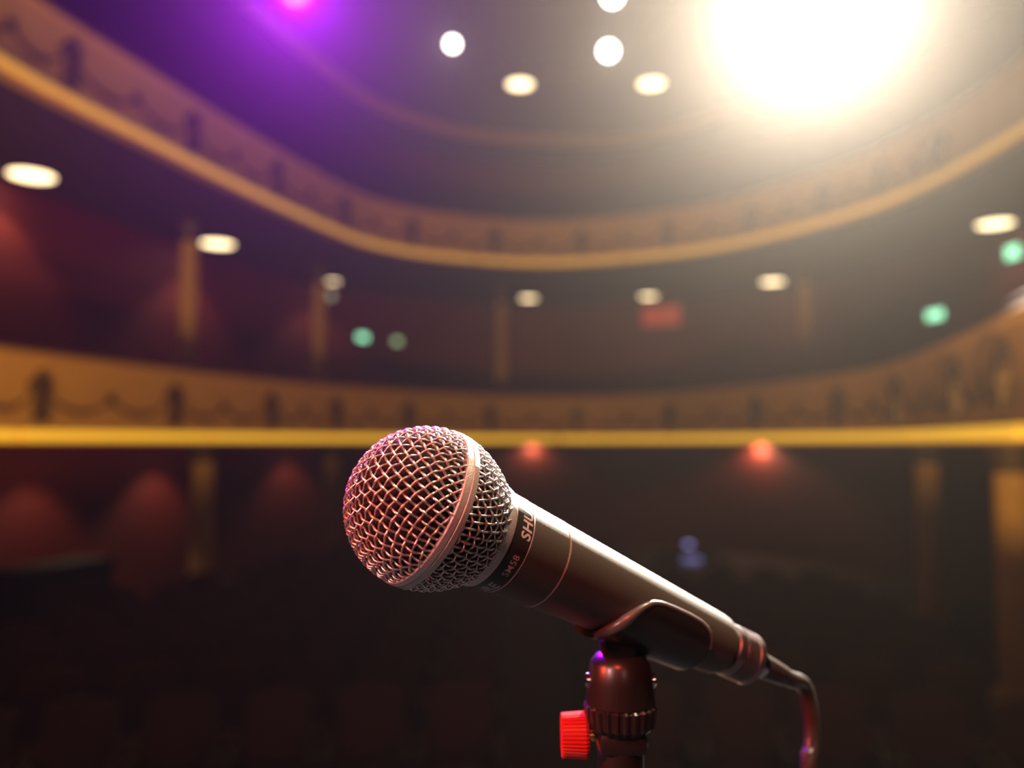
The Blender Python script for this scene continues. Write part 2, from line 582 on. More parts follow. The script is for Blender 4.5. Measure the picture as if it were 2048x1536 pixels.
# ------------------------------------------------------------------ columns
def column(label, x, y, z0, z1, r=0.17):
    o = thing('column', label, 'column', (x, y, z0), group='ochre columns under the balconies')
    h = z1 - z0
    o['kind'] = 'thing'
    lathe('plinth', [(0, 0), (0, r * 1.45), (0.12, r * 1.45), (0.15, r * 1.3), (0.20, r * 1.25), (0.22, r * 1.1), (0.22, 0)], M['column'], o, 32)
    # fluted shaft
    v, f = [], []
    nseg, rows = 64, 10
    for i in range(rows + 1):
        u = i / rows
        rr = r * (1.0 - 0.12 * u)
        for k in range(nseg):
            a = 2 * math.pi * k / nseg
            q = rr * (1 - 0.05 * max(0, math.cos(a * 16)))
            v.append((q * math.cos(a), q * math.sin(a), 0.22 + u * (h - 0.22 - 0.34)))
    for i in range(rows):
        for k in range(nseg):
            k2 = (k + 1) % nseg
            f.append((i * nseg + k, i * nseg + k2, (i + 1) * nseg + k2, (i + 1) * nseg + k))
    f.append(tuple(reversed(range(nseg))))
    f.append(tuple(range(rows * nseg, (rows + 1) * nseg)))
    new_mesh_obj('shaft', v, f, M['column'], o, 30)
    t = h - 0.34
    lathe('capital', [(t, 0), (t, r * 0.95), (t + 0.03, r * 1.08), (t + 0.06, r * 0.95), (t + 0.12, r * 0.98), (t + 0.24, r * 1.35), (t + 0.27, r * 1.4),
                      (t + 0.335, r * 1.4), (t + 0.335, 0)], M['bronze'], o, 32)
    return o


def col_at(px, y):
    return (px - 1024) / F_PX * y, y


for px, y, lb in ((370, 13.6, 'ochre column on the lower balcony in front of the large red wall glow'),
                  (635, 17.3, 'ochre column on the lower balcony beside the small pale globe lamp'),
                  (1003, 19.6, 'slim ochre column at the middle of the lower balcony'),
                  (1615, 17.2, 'ochre column on the lower balcony at the right of the red window')):
    x, y = col_at(px, y)
    column(lb, x, y, Z1 + 0.251, Z2 + 0.03, 0.15)
for px, y, lb in ((410, 13.4, 'ochre column in the stalls under the left of the lower balcony'),
                  (665, 17.3, 'ochre column in the stalls just behind the microphone head'),
                  (1850, 12.6, 'ochre column in the stalls under the right of the lower balcony'),
                  (2018, 8.6, 'ochre column in the stalls at the right edge of the picture')):
    x, y = col_at(px, y)
    column(lb, x, y, FLOOR_Z, Z1 + 0.03, 0.19)


# ------------------------------------------------------------------ downlights
def downlight(label, loc, r=0.2, group='warm downlights under the upper balcony', energy=20, color=(1.0, 0.66, 0.36), cone=105):
    o = thing('downlight', label, 'downlight', loc, group=group)
    lathe('trim_ring', [(0.0, r), (-0.02, r * 1.02), (-0.025, r * 1.12), (-0.012, r * 1.2), (0.0, r * 1.2)], M['iron'], o, 32, closed=True)
    lathe('lens', [(-0.004, 0), (-0.004, r * 0.99), (-0.001, r * 0.99), (-0.001, 0)], M['downlight'], o, 32)
    if energy:
        spot('downlight_bulb', Vector(loc) - Vector((0, 0, 0.06)), Vector(loc) - Vector((0, 0, 3)), energy, color, cone, 0.5, 0.08)
    return o


SOF = Z2 + 0.03
for px, py, lb, r, e in ((63, 350, 'large warm downlight nearest the left edge under the upper balcony', 0.29, 60),
                         (435, 487, 'warm downlight beside the ochre column at left under the upper balcony', 0.29, 60),
                         (666, 562, 'small warm downlight just above the pale globe lamp', 0.15, 34),
                         (1057, 596, 'warm downlight near the slim middle column under the upper balcony', 0.22, 6),
                         (1297, 592, 'warm downlight right above the red window', 0.22, 6),
                         (1545, 563, 'warm downlight between the red window and the right column', 0.26, 14),
                         (1990, 447, 'warm downlight near the right edge under the upper balcony', 0.28, 18)):
    p = on_level(px, py, SOF)
    downlight(lb, (p.x, p.y, SOF), r, energy=e)
for px, py, lb in ((1040, 168, 'warm ceiling downlight in the middle above the upper balcony'),
                   (1303, 167, 'warm ceiling downlight close beside the dazzling spotlight')):
    p = on_level(px, py, CEIL_Z)
    downlight(lb, (p.x, p.y, CEIL_Z), 0.26, 'warm downlights in the hall ceiling', 20)
# lamps set into the soffit of the lower balcony, seen edge on, scalloping the wall with red light
for px, e, d, lb in ((60, 50, 0.7, 'edge-on downlight under the lower balcony at the far left'), (310, 50, 0.6, 'edge-on downlight under the lower balcony by the left column'),
                     (575, 28, 0.5, 'edge-on downlight under the lower balcony behind the microphone'), (1065, 40, 0.15, 'edge-on downlight making a small red glow above the handle'),
                     (1520, 85, 0.15, 'edge-on downlight making the brightest red glow at right')):
    p, nn = wall_plan.at(wall_plan.hit(px))
    q = p + nn * d
    downlight(lb, (q[0], q[1], Z1 + 0.03), 0.11, 'downlights under the lower balcony', e, cone=160 if d < 0.4 else 105)


# ------------------------------------------------------------------ lighting bar and stage lights
BAR_Y, BAR_Z = 12.0, 8.15
bar = thing('lighting_bar', 'long black pipe for lamps hung under the ceiling', 'pipe', (0, BAR_Y, CEIL_Z))
tube('pipe', [(-6.4, 0, BAR_Z - CEIL_Z), (7.6, 0, BAR_Z - CEIL_Z)], 0.03, M['iron'], bar, 12)
for x in (-6, -2, 2, 6.8):
    tube('hanger', [(x, 0, BAR_Z - CEIL_Z), (x, 0, 0)], 0.012, M['iron'], bar, 8)


def stage_light(label, lens_pos, r, lens_mat, energy, color, cone, target, group=None, radius=0.06):
    lens_pos = Vector(lens_pos)
    d = (Vector(target) - lens_pos).normalized()
    rot = d.to_track_quat('Z', 'Y').to_matrix().to_4x4()
    o = thing('stage_light', label, 'stage light', group=group, matrix=Matrix.Translation(lens_pos) @ rot)
    L = r * 3.2
    lathe('can', [(0.05, r * 1.0), (0.055, r * 1.1), (-0.02, r * 1.1), (-0.03, r * 1.05), (-L * 0.55, r * 1.02), (-L * 0.8, r * 0.72), (-L, r * 0.6), (-L, 0), (-L + 0.01, 0),
                  (-L + 0.01, r * 0.56), (-L * 0.78, r * 0.68), (-L * 0.55, r * 0.98), (-0.03, r)], M['black'], o, 40, closed=True)
    lathe('lens', [(-0.01, 0), (-0.01, r * 0.5), (-0.02, r * 0.985), (-0.035, r * 0.985), (-0.035, 0)], lens_mat, o, 40)
    # yoke: flat U bracket whose arms hold the can at its sides, and a clamp up to the bar
    inv = o.matrix_world.inverted()
    up = (inv.to_3x3() @ Vector((0, 0, 1))).normalized()
    c = Vector((0, 0, -L * 0.4))
    side = Vector((0, 0, 1)).cross(up).normalized()
    top = c + up * r * 1.9
    pts = [c + side * r * 1.15, c + side * r * 1.2 + up * r * 0.8, top + side * r * 0.9, top, top - side * r * 0.9, c - side * r * 1.2 + up * r * 0.8, c - side * r * 1.15]
    tube('yoke', pts, 0.012, M['iron'], o, 8)
    tw = o.matrix_world @ top
    end = Vector((tw.x, BAR_Y, BAR_Z))
    tube('drop_pole', [top, inv @ Vector((tw.x, tw.y, BAR_Z)), inv @ end], 0.014, M['iron'], o, 8)
    bm = bmesh.new()
    add_box(bm, (0, 0, 0), (0.06, 0.09, 0.1), 0.01)
    cl = bm_obj('clamp', bm, M['iron'], o)
    cl.matrix_local = inv @ Matrix.Translation(end)
    spot('stage_light_beam', lens_pos + d * 0.08, target, energy, color, cone, 0.7, radius)
    return o


stage_light('dazzling white spotlight hung high at the right facing the microphone', at_depth(1630, 8, 11.8), 0.34, M['big_lens'], 90000, (1.0, 0.89, 0.76), 38, MIC_POS + Vector((0.02, 0.05, 0)), 'spotlights facing the stage', 0.12)
stage_light('small white spotlight beside the middle ceiling downlight', at_depth(905, 88, 12.2), 0.09, M['white_lens'], 400, (1.0, 0.93, 0.84), 24, MIC_POS + Vector((-1.0, 0.4, 0)), 'spotlights facing the stage')
stage_light('white spotlight just left of the dazzling spotlight', at_depth(1217, 102, 12.2), 0.12, M['white_lens'], 600, (1.0, 0.93, 0.84), 24, MIC_POS + Vector((0.6, 0.6, 0)), 'spotlights facing the stage')
stage_light('white spotlight cut by the top edge of the picture', at_depth(1225, -8, 11.0), 0.12, M['white_lens'], 400, (1.0, 0.93, 0.84), 24, MIC_POS + Vector((1.0, 0.6, 0)), 'spotlights facing the stage')
stage_light('purple spotlight at the top edge of the picture', at_depth(592, -22, 11.6), 0.22, M['purple_lens'], 21000, (0.36, 0.003, 0.95), 36, MIC_POS + Vector((-0.2, 0.2, 0)), 'spotlights facing the stage', 0.10)


# ------------------------------------------------------------------ small things on the walls
def on_wall(px, py, gap=0.0):
    s = wall_plan.hit(px)
    p, nn = wall_plan.at(s)
    p = p + nn * gap
    r = px_ray(px, py)
    z = CAM.z + r.z * (p[1] / r.y)
    return Vector((p[0], p[1], z)), Vector((nn[0], nn[1], 0))


def exit_sign(label, px, py, w=0.3, h=0.17, m='exit', gap=0.0):
    p, nn = on_wall(px, py, gap)
    rz = math.atan2(nn.y, nn.x) + math.pi / 2
    o = thing('exit_sign', label, 'exit sign', p, rz, 'green exit signs on the walls')
    box_obj('housing', (0, -0.035, 0), (w, 0.07, h), M['iron'], o, 0.008)
    box_obj('lit_face', (0, -0.072, 0), (w * 0.92, 0.006, h * 0.86), M[m], o)
    return o


exit_sign('bright green exit sign at left above the microphone', 720, 675)
exit_sign('pale green exit sign just right of the bright green one', 790, 683, 0.22, 0.16, 'exit_pale')
exit_sign('large green exit sign at right above the lower balcony', 1883, 630, 0.42, 0.2)
exit_sign('green exit sign cut by the right edge of the picture', 2046, 505, 0.3, 0.25)

p, nn = on_wall(652, 602)
o = thing('globe_lamp', 'small pale globe lamp on the wall at left', 'lamp', p, math.atan2(nn.y, nn.x) + math.pi / 2)
lathe('back_plate', [(0, 0), (0, 0.07), (0.015, 0.07), (0.02, 0.05), (0.02, 0)], M['bronze'], o, 24, matrix=Matrix.Rotation(math.pi / 2, 4, 'X'))
tube('arm', [(0, -0.01, 0), (0, -0.08, -0.01), (0, -0.12, 0.03)], 0.01, M['bronze'], o, 8)
lathe('globe', [(-0.08 * math.cos(a), 0.08 * math.sin(a)) for a in np.linspace(0, math.pi, 13)], M['globe'], o, 24, matrix=Matrix.Translation((0, -0.12, 0.10)))

p, nn = on_wall(1325, 632)
o = thing('booth_window', 'red glowing control booth window under the upper balcony', 'window', p, math.atan2(nn.y, nn.x) + math.pi / 2)
w, h = 1.62, 0.52
box_obj('glass', (0, -0.02, 0), (w, 0.03, h), M['red_sign'], o)
for c, s in (((0, -0.03, h / 2 + 0.03), (w + 0.12, 0.06, 0.06)), ((0, -0.03, -h / 2 - 0.03), (w + 0.12, 0.06, 0.06)),
             ((-w / 2 - 0.03, -0.03, 0), (0.06, 0.06, h)), ((w / 2 + 0.03, -0.03, 0), (0.06, 0.06, h))):
    box_obj('frame_bar', c, s, M['seat_wood'], o, 0.005)

# ------------------------------------------------------------------ theatre seats
SEAT = thing('theatre_seat', None, None)


def seat_parts(root):
    # local: faces -Y (towards the stage); origin on the floor under the middle of the seat
    bm = bmesh.new()
    add_box(bm, (0, 0.0, 0.42), (0.46, 0.44, 0.11), 0.035, 3)
    bm_obj('seat_cushion', bm, M['velvet'], root, 40)
    # backrest: upright padded slab with an arched top, leaning back
    nx, nz = 9, 8
    v, f = [], []
    for side in (0, 1):
        for j in range(nz):
            for i in range(nx):
                u, w = i / (nx - 1) * 2 - 1, j / (nz - 1)
                top = 0.96 - 0.07 * u * u
                zz = 0.44 + (top - 0.44) * w
                puff = 0.028 * (1 - u ** 4) * (1 - (2 * w - 1) ** 4)
                yy = 0.20 + 0.10 * w + (0.05 if side else -puff)
                v.append((0.235 * u, yy, zz))
    for j in range(nz - 1):
        for i in range(nx - 1):
            a = j * nx + i
            f.append((a, a + 1, a + nx + 1, a + nx))
            b = a + nx * nz
            f.append((b, b + nx, b + nx + 1, b + 1))
    edge = [i for i in range(nx)] + [(j + 1) * nx + nx - 1 for j in range(nz - 1)] + [(nz - 1) * nx + i for i in range(nx - 2, -1, -1)] + [j * nx for j in range(nz - 2, 0, -1)]
    for k in range(len(edge)):
        a, b = edge[k], edge[(k + 1) % len(edge)]
        f.append((a, a + nx * nz, b + nx * nz, b))
    new_mesh_obj('backrest', v, f, M['velvet'], root, 45)
    for s in (-1, 1):
        bm = bmesh.new()
        add_box(bm, (s * 0.262, 0.0, 0.62), (0.05, 0.40, 0.045), 0.015, 2)
        bm_obj('armrest', bm, M['seat_wood'], root, 40)
        bm = bmesh.new()
        add_box(bm, (s * 0.262, 0.05, 0.30), (0.035, 0.30, 0.598), 0.01, 1)
        bm_obj('side_panel', bm, M['iron'], root)


seat_parts(SEAT)
first = [True]


def place_seat(x, y, z, rz, label, group):
    if first[0]:
        o = SEAT
        first[0] = False
    else:
        o = copy_tree(SEAT)
    o.location = (x, y, z)
    o.rotation_euler = (0, 0, rz)
    tag(o, label, 'seat', group)


def inside(x, y, plan, margin):
    d = plan.c - np.array([x, y])
    i = np.argmin((d ** 2).sum(1))
    return float(np.dot(-d[i], plan.n[i])) > margin


ROW_WORDS = ['first', 'second', 'third', 'fourth', 'fifth', 'sixth', 'seventh', 'eighth', 'ninth', 'tenth', 'eleventh', 'twelfth', 'thirteenth']


def num_word(n):
    ones = ['', 'one', 'two', 'three', 'four', 'five', 'six', 'seven', 'eight', 'nine', 'ten', 'eleven', 'twelve', 'thirteen', 'fourteen', 'fifteen',
            'sixteen', 'seventeen', 'eighteen', 'nineteen']
    tens = ['', '', 'twenty', 'thirty', 'forty', 'fifty', 'sixty']
    return ones[n] if n < 20 else (tens[n // 10] + ('-' + ones[n % 10] if n % 10 else ''))


cx, cy = 0.3, -6.0
for r_i in range(11):
    R = 11.9 + r_i * 0.95
    n = 13
    da = 0.63 / R
    for k in range(-n, n + 1):
        if abs(k) < 1:
            continue                           # centre aisle
        a = (k - 0.5 * np.sign(k) + 0.55 * np.sign(k)) * da
        x, y = cx + R * math.sin(a), cy + R * math.cos(a)
        if not inside(x, y, lower_plan, 0.05 if y < 13 else -0.2):
            continue
        if abs(x - 3.05) < 1.3 and 12.0 < y < 15.45:
            continue
        # only seats the picture can show
        if abs(x) > 0.68 * y + 0.4:
            continue
        place_seat(x, y, FLOOR_Z, -a, 'dark red velvet stalls seat, %s row, %s to the %s of the aisle' % (ROW_WORDS[r_i], ROW_WORDS[abs(k) - 1], 'left' if k < 0 else 'right'), 'seats in the %s row of the stalls' % ROW_WORDS[r_i])
# one row along the front of the lower balcony
bal_n = 0
for row, (off, zz, wd) in enumerate(((-0.75, Z1 + 0.252, 'front'), )):
    s = 1.0
    while s < lower_plan.s[-1] - 0.5:
        p, nn = lower_plan.at(s)
        q = p + nn * off
        ang = math.atan2(nn[1], nn[0]) + math.pi / 2
        if abs(q[0]) < 0.68 * q[1] and min(math.hypot(q[0] - c.location.x, q[1] - c.location.y) for c in bpy.data.objects if c.name.startswith('column')) > 0.55:
            bal_n += 1
            place_seat(q[0], q[1], zz, ang, 'dark red velvet seat on the lower balcony, number %s from its left end' % num_word(bal_n), 'seats on the lower balcony')
        s += 0.64

# ------------------------------------------------------------------ cabinet and sound desk in the stalls
v0, v1 = Vector((-5.78, 9.94, 0)), Vector((-5.36, 11.27, 0))
mid = (v0 + v1) / 2
ax = (v1 - v0)
ln = ax.length
rz = math.atan2(ax.y, ax.x)
cb = thing('equipment_cabinet', 'low dark wooden cabinet with a black lid by the left wall', 'cabinet', (mid.x, mid.y, FLOOR_Z), rz)
box_obj('body', (0, 0.26, 0.50), (ln - 0.1, 0.44, 1.0), M['cabinet'], cb, 0.01)
box_obj('lid', (0, 0.25, 1.085), (ln + 0.06, 0.56, 0.17), M['black'], cb, 0.015)
for s in (-1, 1):
    for yy in (0.03, 0.47):
        box_obj('corner_post', (s * (ln / 2 - 0.04), yy, 0.5), (0.10, 0.08, 1.0), M['black'], cb, 0.01)
box_obj('plinth', (0, 0.26, 0.04), (ln - 0.02, 0.5, 0.08), M['black'], cb)
for s in (-1, 1):
    box_obj('door', (s * (ln - 0.26) / 4, 0.03, 0.53), ((ln - 0.30) / 2, 0.03, 0.86), M['cabinet'], cb, 0.008)

DX, DY = 3.05, 14.4
dk = thing('sound_desk', 'small sound desk with a blue-white lit screen in the dark stalls', 'desk', (DX, DY, FLOOR_Z), -0.1)
box_obj('table_top', (0, 0, 0.70), (1.3, 0.6, 0.04), M['seat_wood'], dk, 0.006)
for sx in (-1, 1):
    for sy in (-1, 1):
        box_obj('leg', (sx * 0.58, sy * 0.24, 0.34), (0.05, 0.05, 0.68), M['iron'], dk)
bm = bmesh.new()
add_box(bm, (-0.05, 0.02, 0.765), (0.9, 0.42, 0.09), 0.015, 1, Matrix.Rotation(math.radians(-6), 3, 'X'))
bm_obj('console', bm, M['black'], dk)
sc_ = box_obj('screen', (0.02, -0.15, 0.74), (0.34, 0.02, 0.20), M['black'], dk, 0.006)
box_obj('display', (0.02, -0.163, 0.74), (0.31, 0.006, 0.17), M['blue_screen'], sc_)
tube('gooseneck', [(-0.03, -0.05, 0.80), (-0.03, -0.05, 0.92), (-0.03, -0.09, 0.98), (-0.03, -0.13, 0.98)], 0.008, M['iron'], dk, 8)
box_obj('lamp_head', (-0.03, -0.16, 0.975), (0.12, 0.06, 0.05), M['blue_screen'], dk, 0.01)

# ------------------------------------------------------------------ the microphone
def cam_vec(r, d, f):
    return RIGHT * r - UP * d + FWD * f


AX = cam_vec(0.787, 0.454, 0.419).normalized()           # from the head towards the cable end
UX = (UP - AX * UP.dot(AX)).normalized()
SY = AX.cross(UX).normalized()                           # towards the camera
MIC_M = Matrix.Translation(MIC_POS) @ Matrix((UX, SY, AX)).transposed().to_4x4()
MM = 0.001
mic = thing('microphone', 'silver wire ball-head microphone with a dark grey tapered handle', 'microphone', matrix=MIC_M)


def weave(name, surf, rho0, rho1, pitch, rw, amp, rot, sub=4, n=6):
    """plain-woven wire net laid on a surface of revolution; surf(rho) -> (radius, t, normal_r, normal_t)"""
    ca, sa = math.cos(rot), math.sin(rot)
    allv, allf = [], []
    kmax = int(rho1 / pitch) + 1
    base = 0
    for fam in (0, 1):
        for k in range(-kmax, kmax + 1):
            c = (k + 0.5) * pitch
            if abs(c) >= rho1:
                continue
            lim = math.sqrt(rho1 ** 2 - c ** 2)
            q = np.arange(-lim, lim + 1e-9, pitch / (2 * sub))
            segs = [q]
            if abs(c) < rho0:
                li = math.sqrt(rho0 ** 2 - c ** 2)
                segs = [q[q <= -li], q[q >= li]]
            for s in segs:
                if len(s) < 3:
                    continue
                cc = np.full_like(s, c)
                a, b = (s, cc) if fam == 0 else (cc, s)
                u = a * ca - b * sa
                v = a * sa + b * ca
                rho = np.hypot(u, v)
                az = np.arctan2(v, u)
                rr, tt, nr, nt_ = surf(rho)
                ph = np.cos(np.pi * (s / pitch - 0.5)) * (1 if k % 2 == 0 else -1) * (1 if fam == 0 else -1)
                off = amp * ph
                rr = rr + nr * off
                tt = tt + nt_ * off
                P = np.stack([rr * np.cos(az), rr * np.sin(az), tt], 1)
                N = np.stack([nr * np.cos(az), nr * np.sin(az), nt_], 1)
                T = np.gradient(P, axis=0)
                T /= np.linalg.norm(T, axis=1)[:, None]
                N = N - T * (N * T).sum(1)[:, None]
                N /= np.linalg.norm(N, axis=1)[:, None]
                B = np.cross(T, N)
                ang = 2 * np.pi * np.arange(n) / n
                ring = P[:, None, :] + rw * (np.cos(ang)[None, :, None] * N[:, None, :] + np.sin(ang)[None, :, None] * B[:, None, :])
                m = len(s)
                allv.append(ring.reshape(-1, 3))
                i = np.arange(m - 1)[:, None]
                j = np.arange(n)[None, :]
                j2 = (j + 1) % n
                fq = np.stack([base + i * n + j, base + i * n + j2, base + (i + 1) * n + j2, base + (i + 1) * n + j], -1).reshape(-1, 4)
                allf.append(fq)
                base += m * n
    V = np.concatenate(allv) * MM
    Fq = np.concatenate(allf)
    me = bpy.data.meshes.new(name)
    me.vertices.add(len(V))
    me.vertices.foreach_set('co', V.ravel())
    me.loops.add(Fq.size)
    me.loops.foreach_set('vertex_index', Fq.ravel().astype(np.int32))
    me.polygons.add(len(Fq))
    me.polygons.foreach_set('loop_start', np.arange(0, Fq.size, 4, dtype=np.int32))
    me.polygons.foreach_set('use_smooth', np.ones(len(Fq), dtype=bool))
    me.update(calc_edges=True)
    me.validate()
    o = mesh_obj(name, me, M['wire'], mic)
    o['kind'] = 'stuff'
    return o


RB = 25.0


def surf_front(rho):
    th = rho / RB
    s, c = np.sin(th), np.cos(th)
    return RB * s, -RB * c, s, -c


# rear half: bulges out of the band and tapers to the collar
rear_prof = catmull([(25.0, 1.0), (24.8, 4.0), (23.9, 8.0), (22.3, 12.2), (20.0, 16.4), (17.4, 20.2), (16.7, 21.2)], 12)
rear_s = np.r_[0, np.cumsum(np.linalg.norm(np.diff(rear_prof, axis=0), axis=1))]
RHO_IN = 15.5
RHO_OUT = RHO_IN + rear_s[-1]
rear_tan = np.gradient(rear_prof, axis=0)
rear_tan /= np.linalg.norm(rear_tan, axis=1)[:, None]


def surf_rear(rho):
    s = np.clip(RHO_OUT - rho, 0, rear_s[-1])
    g = lambda a: np.interp(s, rear_s, a)
    return g(rear_prof[:, 0]), g(rear_prof[:, 1]), g(rear_tan[:, 1]), -g(rear_tan[:, 0])


PITCH_W = 3.0
weave('grille_front', surf_front, 0.0, RB * math.pi / 2 * 0.985, PITCH_W, 0.39, 0.50, math.radians(111))
weave('grille_rear', surf_rear, RHO_IN, RHO_OUT, PITCH_W * 0.95, 0.39, 0.47, math.radians(105))
foam_prof = [(-23.3 * math.cos(a) * MM, 23.3 * math.sin(a) * MM) for a in np.linspace(0, math.pi / 2, 24)]
foam_prof += [((t) * MM, (r - 1.6) * MM) for r, t in rear_prof[6::6]] + [(21.2 * MM, 0)]
lathe('foam_liner', foam_prof, M['foam'], mic, 64)


def mm(prof):
    return [(t * MM, r * MM) for t, r in prof]


lathe('band', mm([(-2.4, 24.2), (-2.4, 25.5), (-2.1, 25.8), (-0.3, 25.95), (-0.12, 25.75), (0.12, 25.75), (0.3, 25.95), (2.1, 25.8), (2.4, 25.5), (2.4, 24.2)]), M['band'], mic, 128, closed=True)
lathe('collar', mm([(20.2, 15.5), (20.2, 17.0), (20.6, 17.4), (23.0, 17.5), (23.5, 17.3), (23.8, 16.8), (23.8, 15.5)]), M['band'], mic, 128, closed=True)
lathe('label_ring', mm([(23.7, 14), (23.7, 16.75), (31.0, 16.35), (31.0, 14)]), M['label_black'], mic, 128, closed=True, smooth=15)
lathe('seam_ring', mm([(30.9, 14), (30.9, 16.35), (31.1, 16.45), (31.4, 16.35), (31.4, 14)]), M['seam'], mic, 128, closed=True)
lathe('head_sleeve', mm([(31.3, 13), (31.3, 16.25), (46.7, 15.55), (47.0, 15.2), (47.0, 13)]), M['enamel'], mic, 128, closed=True, smooth=15)
lathe('joint_ring', mm([(46.9, 13), (46.9, 15.45), (47.0, 15.62), (47.45, 15.6), (47.6, 15.4), (47.7, 13)]), M['seam'], mic, 128, closed=True, smooth=15)


def handle_r(t):
    return float(np.interp(t, [47.4, 132, 136], [15.45, 11.5, 11.3]))


lathe('handle', mm([(47.4, 0), (47.4, handle_r(47.4))] + [(t, handle_r(t)) for t in (60, 80, 100, 120, 131)] + [(133.5, 11.2), (135.2, 10.4), (136, 9.0), (136, 0)]), M['enamel'], mic, 128)
lathe('socket_ring', mm([(135.9, 0), (135.9, 9.2), (137.2, 9.2), (137.2, 0)]), M['iron'], mic, 48)


# lettering printed round the label ring
def ring_text(name, body, size, phi_mid, t_base, offset, m, shear=0.0, spacing=1.0):
    cu = bpy.data.curves.new(name, 'FONT')
    cu.body = body
    cu.size = size
    cu.offset = offset
    cu.shear = shear
    cu.space_character = spacing
    cu.resolution_u = 4
    tmp = bpy.data.objects.new(name + '_tmp', cu)
    COL.objects.link(tmp)
    dg = bpy.context.evaluated_depsgraph_get()
    me = bpy.data.meshes.new_from_object(tmp.evaluated_get(dg))
    bpy.data.objects.remove(tmp)
    bm = bmesh.new()
    bm.from_mesh(me)
    bmesh.ops.triangulate(bm, faces=bm.faces[:])
    bmesh.ops.subdivide_edges(bm, edges=[e for e in bm.edges if e.calc_length() > 0.8], cuts=2)
    xs = [v.co.x for v in bm.verts]
    xm = (min(xs) + max(xs)) / 2
    for v in bm.verts:
        t = t_base - v.co.y
        r = 16.75 - (t - 23.7) * 0.4 / 7.3 + 0.03
        ph = phi_mid + (v.co.x - xm) / 16.5
        v.co = Vector((r * math.sin(ph) * MM, r * math.cos(ph) * MM, t * MM))
    bm.to_mesh(me)
    bm.free()
    me.materials.clear()
    me.materials.append(m)
    o = bpy.data.objects.new(name, me)
    COL.objects.link(o)
    o.parent = mic
    return o


for k, (body, size, ph, tb, off, sh) in enumerate((('SHURE', 5.3, 41, 30.2, 0.14, 0.12), ('SM58', 3.4, -21, 29.2, 0.03, 0.0),
                                                   ('SHURE', 5.3, -79, 30.2, 0.14, 0.12), ('SM58', 3.4, 159, 29.2, 0.03, 0.0))):
    t_o = ring_text('lettering', body, size, math.radians(ph), tb, off, M['print'], sh, 1.08)
    t_o['label'] = 'silver lettering %s on the black ring' % ('in bold capitals' if k % 2 == 0 else 'with figures')

# ------------------------------------------------------------------ cable with its plug
cable = thing('microphone_cable', 'black cable with a metal plug curving down from the microphone', 'cable', matrix=MIC_M)
lathe('plug_body', mm([(137.0, 0), (137.0, 9.4), (137.6, 10.0), (141.0, 10.1), (141.5, 9.6), (148.5, 9.6), (149.0, 10.1), (151.5, 10.1), (152.6, 9.0), (153.0, 6.0), (153.0, 0)]), M['plug'], cable, 64)
for k in range(5):
    lathe('grip_rib', mm([(142.0 + k * 1.3, 9.5), (142.1 + k * 1.3, 10.15), (142.7 + k * 1.3, 10.15), (142.8 + k * 1.3, 9.5)]), M['plug'], cable, 64, closed=True)
lathe('collet', mm([(152.8, 0), (152.8, 5.6), (154, 6.2), (158, 6.0), (158.6, 5.2), (160.0, 5.0), (160.0, 0)]), M['chrome'], cable, 48)
lathe('strain_relief', mm([(159.8, 0), (159.8, 5.0), (166, 4.6), (174, 3.9), (175.5, 3.4), (175.5, 0)]), M['cable'], cable, 32)
end_w = MIC_M @ Vector((0, 0, 0.168))
a1 = at_depth(1612, 1350, 0.352)
pts_w = [end_w, MIC_M @ Vector((0, 0, 0.178)), at_depth(1608, 1372, 0.362), at_depth(1622, 1430, 0.362), at_depth(1623, 1500, 0.360), at_depth(1616, 1580, 0.357)]
lastp = pts_w[-1]
pts_w += [Vector((lastp.x - 0.005, lastp.y, 1.2)), Vector((lastp.x - 0.01, lastp.y + 0.01, 0.8)), Vector((lastp.x, lastp.y + 0.02, 0.3)), Vector((lastp.x + 0.03, lastp.y + 0.05, 0.06)),
          Vector((lastp.x + 0.12, lastp.y + 0.08, 0.0045)), Vector((lastp.x + 0.6, lastp.y - 0.1, 0.0045)), Vector((lastp.x + 1.6, lastp.y - 0.6, 0.0045))]
cv = resample(catmull([tuple(p) for p in pts_w], 24), 0.006)
minv = MIC_M.inverted()
tube('cord', [minv @ Vector(p) for p in cv], 0.0034, M['cable'], cable, 10)

# ------------------------------------------------------------------ microphone stand with clip
clip_t = 92.0
CL = MIC_M @ Vector((0, 0, clip_t * MM))
st_top = at_depth(1240, 1330, CL.y - 0.004)
stand = thing('microphone_stand', 'black microphone stand with plastic clip and red clamp knob', 'microphone stand', (st_top.x, st_top.y, 0))
S0 = Matrix.Translation((st_top.x, st_top.y, 0)).inverted()
C_M = S0 @ MIC_M
# clip: cup that holds the handle from below, its cheeks rising in an arch
v, f = [], []
nt, na = 33, 25
T0, T1 = 75.0, 118.5
for side in (0, 1):
    for i in range(nt):
        u = i / (nt - 1)
        t = T0 + (T1 - T0) * u
        w = 2 * u - 1
        pm = math.radians(np.interp(t, [75, 76, 77.5, 79, 81, 83.5, 86, 90, 96, 104, 110, 114, 116.5, 118.5], [22, 42, 60, 73, 86, 95, 101, 105, 107, 108, 107, 103, 95, 78]))
        for j in range(na):
            a = -pm + 2 * pm * j / (na - 1)
            r = handle_r(t) + (0.15 if side == 0 else 2.6)
            v.append((-r * math.cos(a) * MM, r * math.sin(a) * MM, t * MM))
NN = nt * na
for i in range(nt - 1):
    for j in range(na - 1):
        a = i * na + j
        f.append((a, a + 1, a + na + 1, a + na))
        f.append((NN + a, NN + a + na, NN + a + na + 1, NN + a + 1))
edge = [i * na for i in range(nt)] + [(nt - 1) * na + j for j in range(1, na)] + [i * na + na - 1 for i in range(nt - 2, -1, -1)] + [j for j in range(na - 2, 0, -1)]
